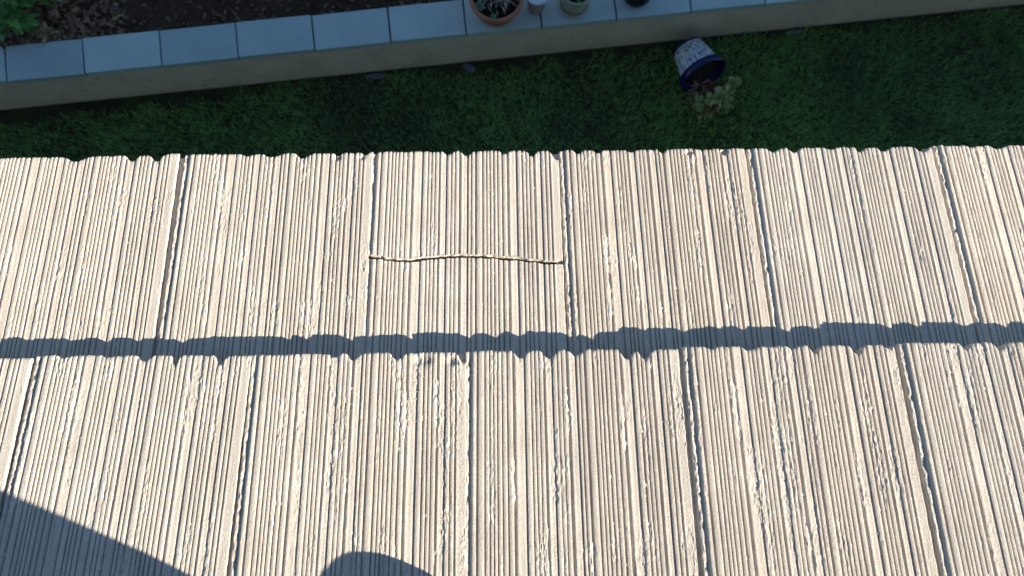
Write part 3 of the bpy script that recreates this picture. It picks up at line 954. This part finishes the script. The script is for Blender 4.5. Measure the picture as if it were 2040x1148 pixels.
for (hx, hy, hz) in heads:
    a = Vector((1.085 + rs.uniform(-.05, .06), 1.14, 0.10 + rs.uniform(-.03, .03)))
    e = Vector((hx - 0.015, hy + 0.034, hz + 0.03)); mdl = (a + e) / 2 + Vector((rs.uniform(-.02, .02), 0, 0.03))
    bm_obj('stem', tube_bm([pl(*a), pl(*mdl), pl(*e)], 0.005, 0.003, 6), M['redstem'], fp, True)
    for k in range(9):
        t = k * 2.4 + rs.uniform(-.3, .3); el = rs.uniform(0.1, 0.9)
        dv = Vector((math.cos(t) * math.cos(el), math.sin(t) * math.cos(el), math.sin(el)))
        put_leaf(jd, fp, pl(*(e + dv * 0.004)), inv @ dv, rs.uniform(-.4, .4), rs.uniform(0.034, 0.055))
for k in range(110):
    x = rs.gauss(1.075, .05); y = rs.uniform(0.96, 1.14); z = rs.uniform(0.05, 0.16)
    t = rs.uniform(0, 6.28)
    put_leaf(ru, fp, pl(x, y, z), inv @ Vector((math.cos(t), math.sin(t), rs.uniform(-.2, .8))), rs.uniform(-.6, .6), rs.uniform(0.02, 0.045))

# stones at the foot of the wall
M['stone'] = simple_mat('pale_stone', (0.15, 0.155, 0.16), 0.85, 0.2, 30, 0.4, 0.004)
def stone(loc, sx, sy, sz, seed, label, rz):
    bm = bmesh.new()
    bmesh.ops.create_icosphere(bm, subdivisions=2, radius=1.0)
    r_ = random.Random(seed)
    pl_ = [(Vector((r_.gauss(0, 1), r_.gauss(0, 1), r_.gauss(0, 1))).normalized(), r_.uniform(0.62, 0.85)) for _ in range(9)]
    for v in bm.verts:
        for nrm, dd in pl_:
            q = v.co.dot(nrm)
            if q > dd: v.co -= nrm * (q - dd)
        v.co = Vector((v.co.x * sx, v.co.y * sy, v.co.z * sz))
    o = bm_obj('stone', bm, M['stone'], loc=loc)
    o.rotation_euler = (0, 0, rz)
    tag(o, label, 'stone')
stone((-0.255, 1.262, 0.018), 0.042, 0.028, 0.02, 3, 'pale angular stone lying on the grass below the coping joint', -0.4)
stone((-0.80, 1.222, 0.010), 0.075, 0.018, 0.014, 5, 'long flat grey stone half buried against the foot of the wall', 0.1)
stone((1.655, 1.468, 0.010), 0.065, 0.015, 0.012, 7, 'long pinkish grey stone at the wall foot past the toppled pot', 0.12)

# ------------------------------------------------------------------ person sitting behind the viewpoint
M['skin'] = simple_mat('skin', (0.50, 0.31, 0.23), 0.5, 0.06, 40, 0.1)
M['denim'] = simple_mat('denim', (0.035, 0.05, 0.09), 0.9, 0.2, 60, 0.4)
M['jumper'] = simple_mat('jumper', (0.05, 0.055, 0.06), 0.95, 0.15, 70, 0.4)
M['leather'] = simple_mat('shoe_leather', (0.03, 0.022, 0.018), 0.5, 0.2, 60, 0.2)
M['hair'] = simple_mat('hair', (0.035, 0.022, 0.014), 0.6, 0.3, 120, 0.5)
def skinned(name, pts, edges, mat, parent, levels=2):
    """pts: (u, d, n, radius or (rx, ry)); first point is the root"""
    me = bpy.data.meshes.new(name)
    me.from_pydata([world_pt(*p[:3]) for p in pts], edges, [])
    me.materials.append(mat)
    o = link(bpy.data.objects.new(name, me), parent)
    md = o.modifiers.new('skin', 'SKIN')
    md.use_smooth_shade = True
    if not me.skin_vertices:
        me.attributes.new('skin', 'FLOAT', 'POINT')
    for i, p in enumerate(pts):
        r_ = p[3] if isinstance(p[3], tuple) else (p[3], p[3])
        me.skin_vertices[0].data[i].radius = r_
        me.skin_vertices[0].data[i].use_root = (i == 0)
    sb = o.modifiers.new('subdivision', 'SUBSURF')
    sb.levels = levels; sb.render_levels = levels
    return o
person = empty('person', (0, 0, 0))
tag(person, 'person in dark jumper and jeans sitting on the roof tiles with knees drawn up', 'person')
# body: pelvis, spine, neck, head, arms with fingers, legs
bp = [(.07, -1.33, .22, .12), (.06, -1.30, .38, .12), (.06, -1.26, .56, .135), (.05, -1.22, .70, .10), (.045, -1.19, .77, .05), (.04, -1.15, .84, .065), (.04, -1.13, .92, .088), (.04, -1.135, .99, .07),
      (-.13, -1.22, .68, .055), (-.20, -1.14, .50, .042), (-.15, -.99, .58, .03), (-.125, -.94, .60, .032),
      (.23, -1.22, .68, .055), (.33, -1.16, .48, .042), (.27, -1.08, .60, .03), (.245, -1.04, .61, .032),
      (-.02, -1.33, .20, .09), (-.07, -.97, .50, .058), (-.08, -.885, .16, .038), (-.08, -.80, .125, .035),
      (.16, -1.33, .20, .09), (.21, -1.08, .53, .058), (.22, -1.00, .19, .038), (.22, -.92, .15, .035)]
be = [(0, 1), (1, 2), (2, 3), (3, 4), (4, 5), (5, 6), (6, 7), (3, 8), (8, 9), (9, 10), (10, 11), (3, 12), (12, 13), (13, 14), (14, 15), (0, 16), (16, 17), (17, 18), (18, 19), (0, 20), (20, 21), (21, 22), (22, 23)]
for side, root in ((-1, 11), (1, 15)):
    b0 = bp[root]
    for k, (lx, ly) in enumerate(((-.03, .045), (-.012, .055), (.008, .053), (.026, .042), (side * -.045, .012))):
        i0 = len(bp)
        bp.append((b0[0] + lx, b0[1] + ly * .6, b0[2] - .002, .0095)); be.append((root, i0))
        bp.append((b0[0] + lx * 1.1, b0[1] + ly * 1.15, b0[2] - .022, .0085)); be.append((i0, i0 + 1))
        bp.append((b0[0] + lx * 1.1, b0[1] + ly * 1.35, b0[2] - .048, .0075)); be.append((i0 + 1, i0 + 2))
skinned('body', bp, be, M['skin'], person)
skinned('jumper', [(.07, -1.33, .26, (.16, .12)), (.06, -1.30, .40, (.155, .125)), (.06, -1.26, .56, (.17, .135)), (.05, -1.22, .70, (.13, .10)),
                   (-.13, -1.22, .68, .068), (-.20, -1.14, .50, .055), (-.165, -1.03, .56, .045), (.23, -1.22, .68, .068), (.33, -1.16, .48, .055), (.285, -1.10, .575, .045)],
        [(0, 1), (1, 2), (2, 3), (3, 4), (4, 5), (5, 6), (3, 7), (7, 8), (8, 9)], M['jumper'], person)
skinned('jeans', [(.07, -1.33, .24, (.14, .11)), (-.02, -1.30, .22, .10), (-.05, -1.13, .36, .085), (-.078, -.955, .50, .078), (-.082, -.908, .34, .070), (-.084, -.872, .16, .064),
                  (.16, -1.30, .22, .10), (.19, -1.19, .37, .085), (.21, -1.08, .52, .075), (.215, -1.04, .36, .068), (.22, -1.005, .19, .062)],
        [(0, 1), (1, 2), (2, 3), (3, 4), (4, 5), (0, 6), (6, 7), (7, 8), (8, 9), (9, 10)], M['jeans' if 'jeans' in M else 'denim'], person)
skinned('hair', [(.04, -1.155, .985, .085), (.04, -1.175, .93, .075), (.04, -1.18, .88, .05)], [(0, 1), (1, 2)], M['hair'], person)
def shoe(u, toe_d, n0):
    bm = bmesh.new()
    prof = [(-.275, .026, .05), (-.262, .034, .085), (-.22, .038, .095), (-.17, .038, .088), (-.12, .042, .068), (-.07, .047, .055), (-.03, .042, .049), (-.01, .030, .040), (0.0, .012, .026)]
    rings = []
    for (y, w, h_) in prof:
        ring = [bm.verts.new(world_pt(u + w * c, toe_d + y, n0 + z)) for c, z in ((-1, 0), (-1.02, h_ * .35), (-.85, h_ * .75), (-.4, h_ * .98), (.4, h_ * .98), (.85, h_ * .75), (1.02, h_ * .35), (1, 0))]
        rings.append(ring)
    for a, b in zip(rings[:-1], rings[1:]):
        for k in range(8):
            bm.faces.new((a[k], a[(k + 1) % 8], b[(k + 1) % 8], b[k]))
    bm.faces.new(rings[0]); bm.faces.new(list(reversed(rings[-1])))
    bmesh.ops.recalc_face_normals(bm, faces=bm.faces[:])
    o = bm_obj('shoe', bm, M['leather'], person, True)
    sb = o.modifiers.new('subdivision', 'SUBSURF'); sb.levels = 2; sb.render_levels = 2
shoe(-.110, -.671, 2 * STEP + 0.002)
shoe(.215, -.775, 2 * STEP + 0.002)
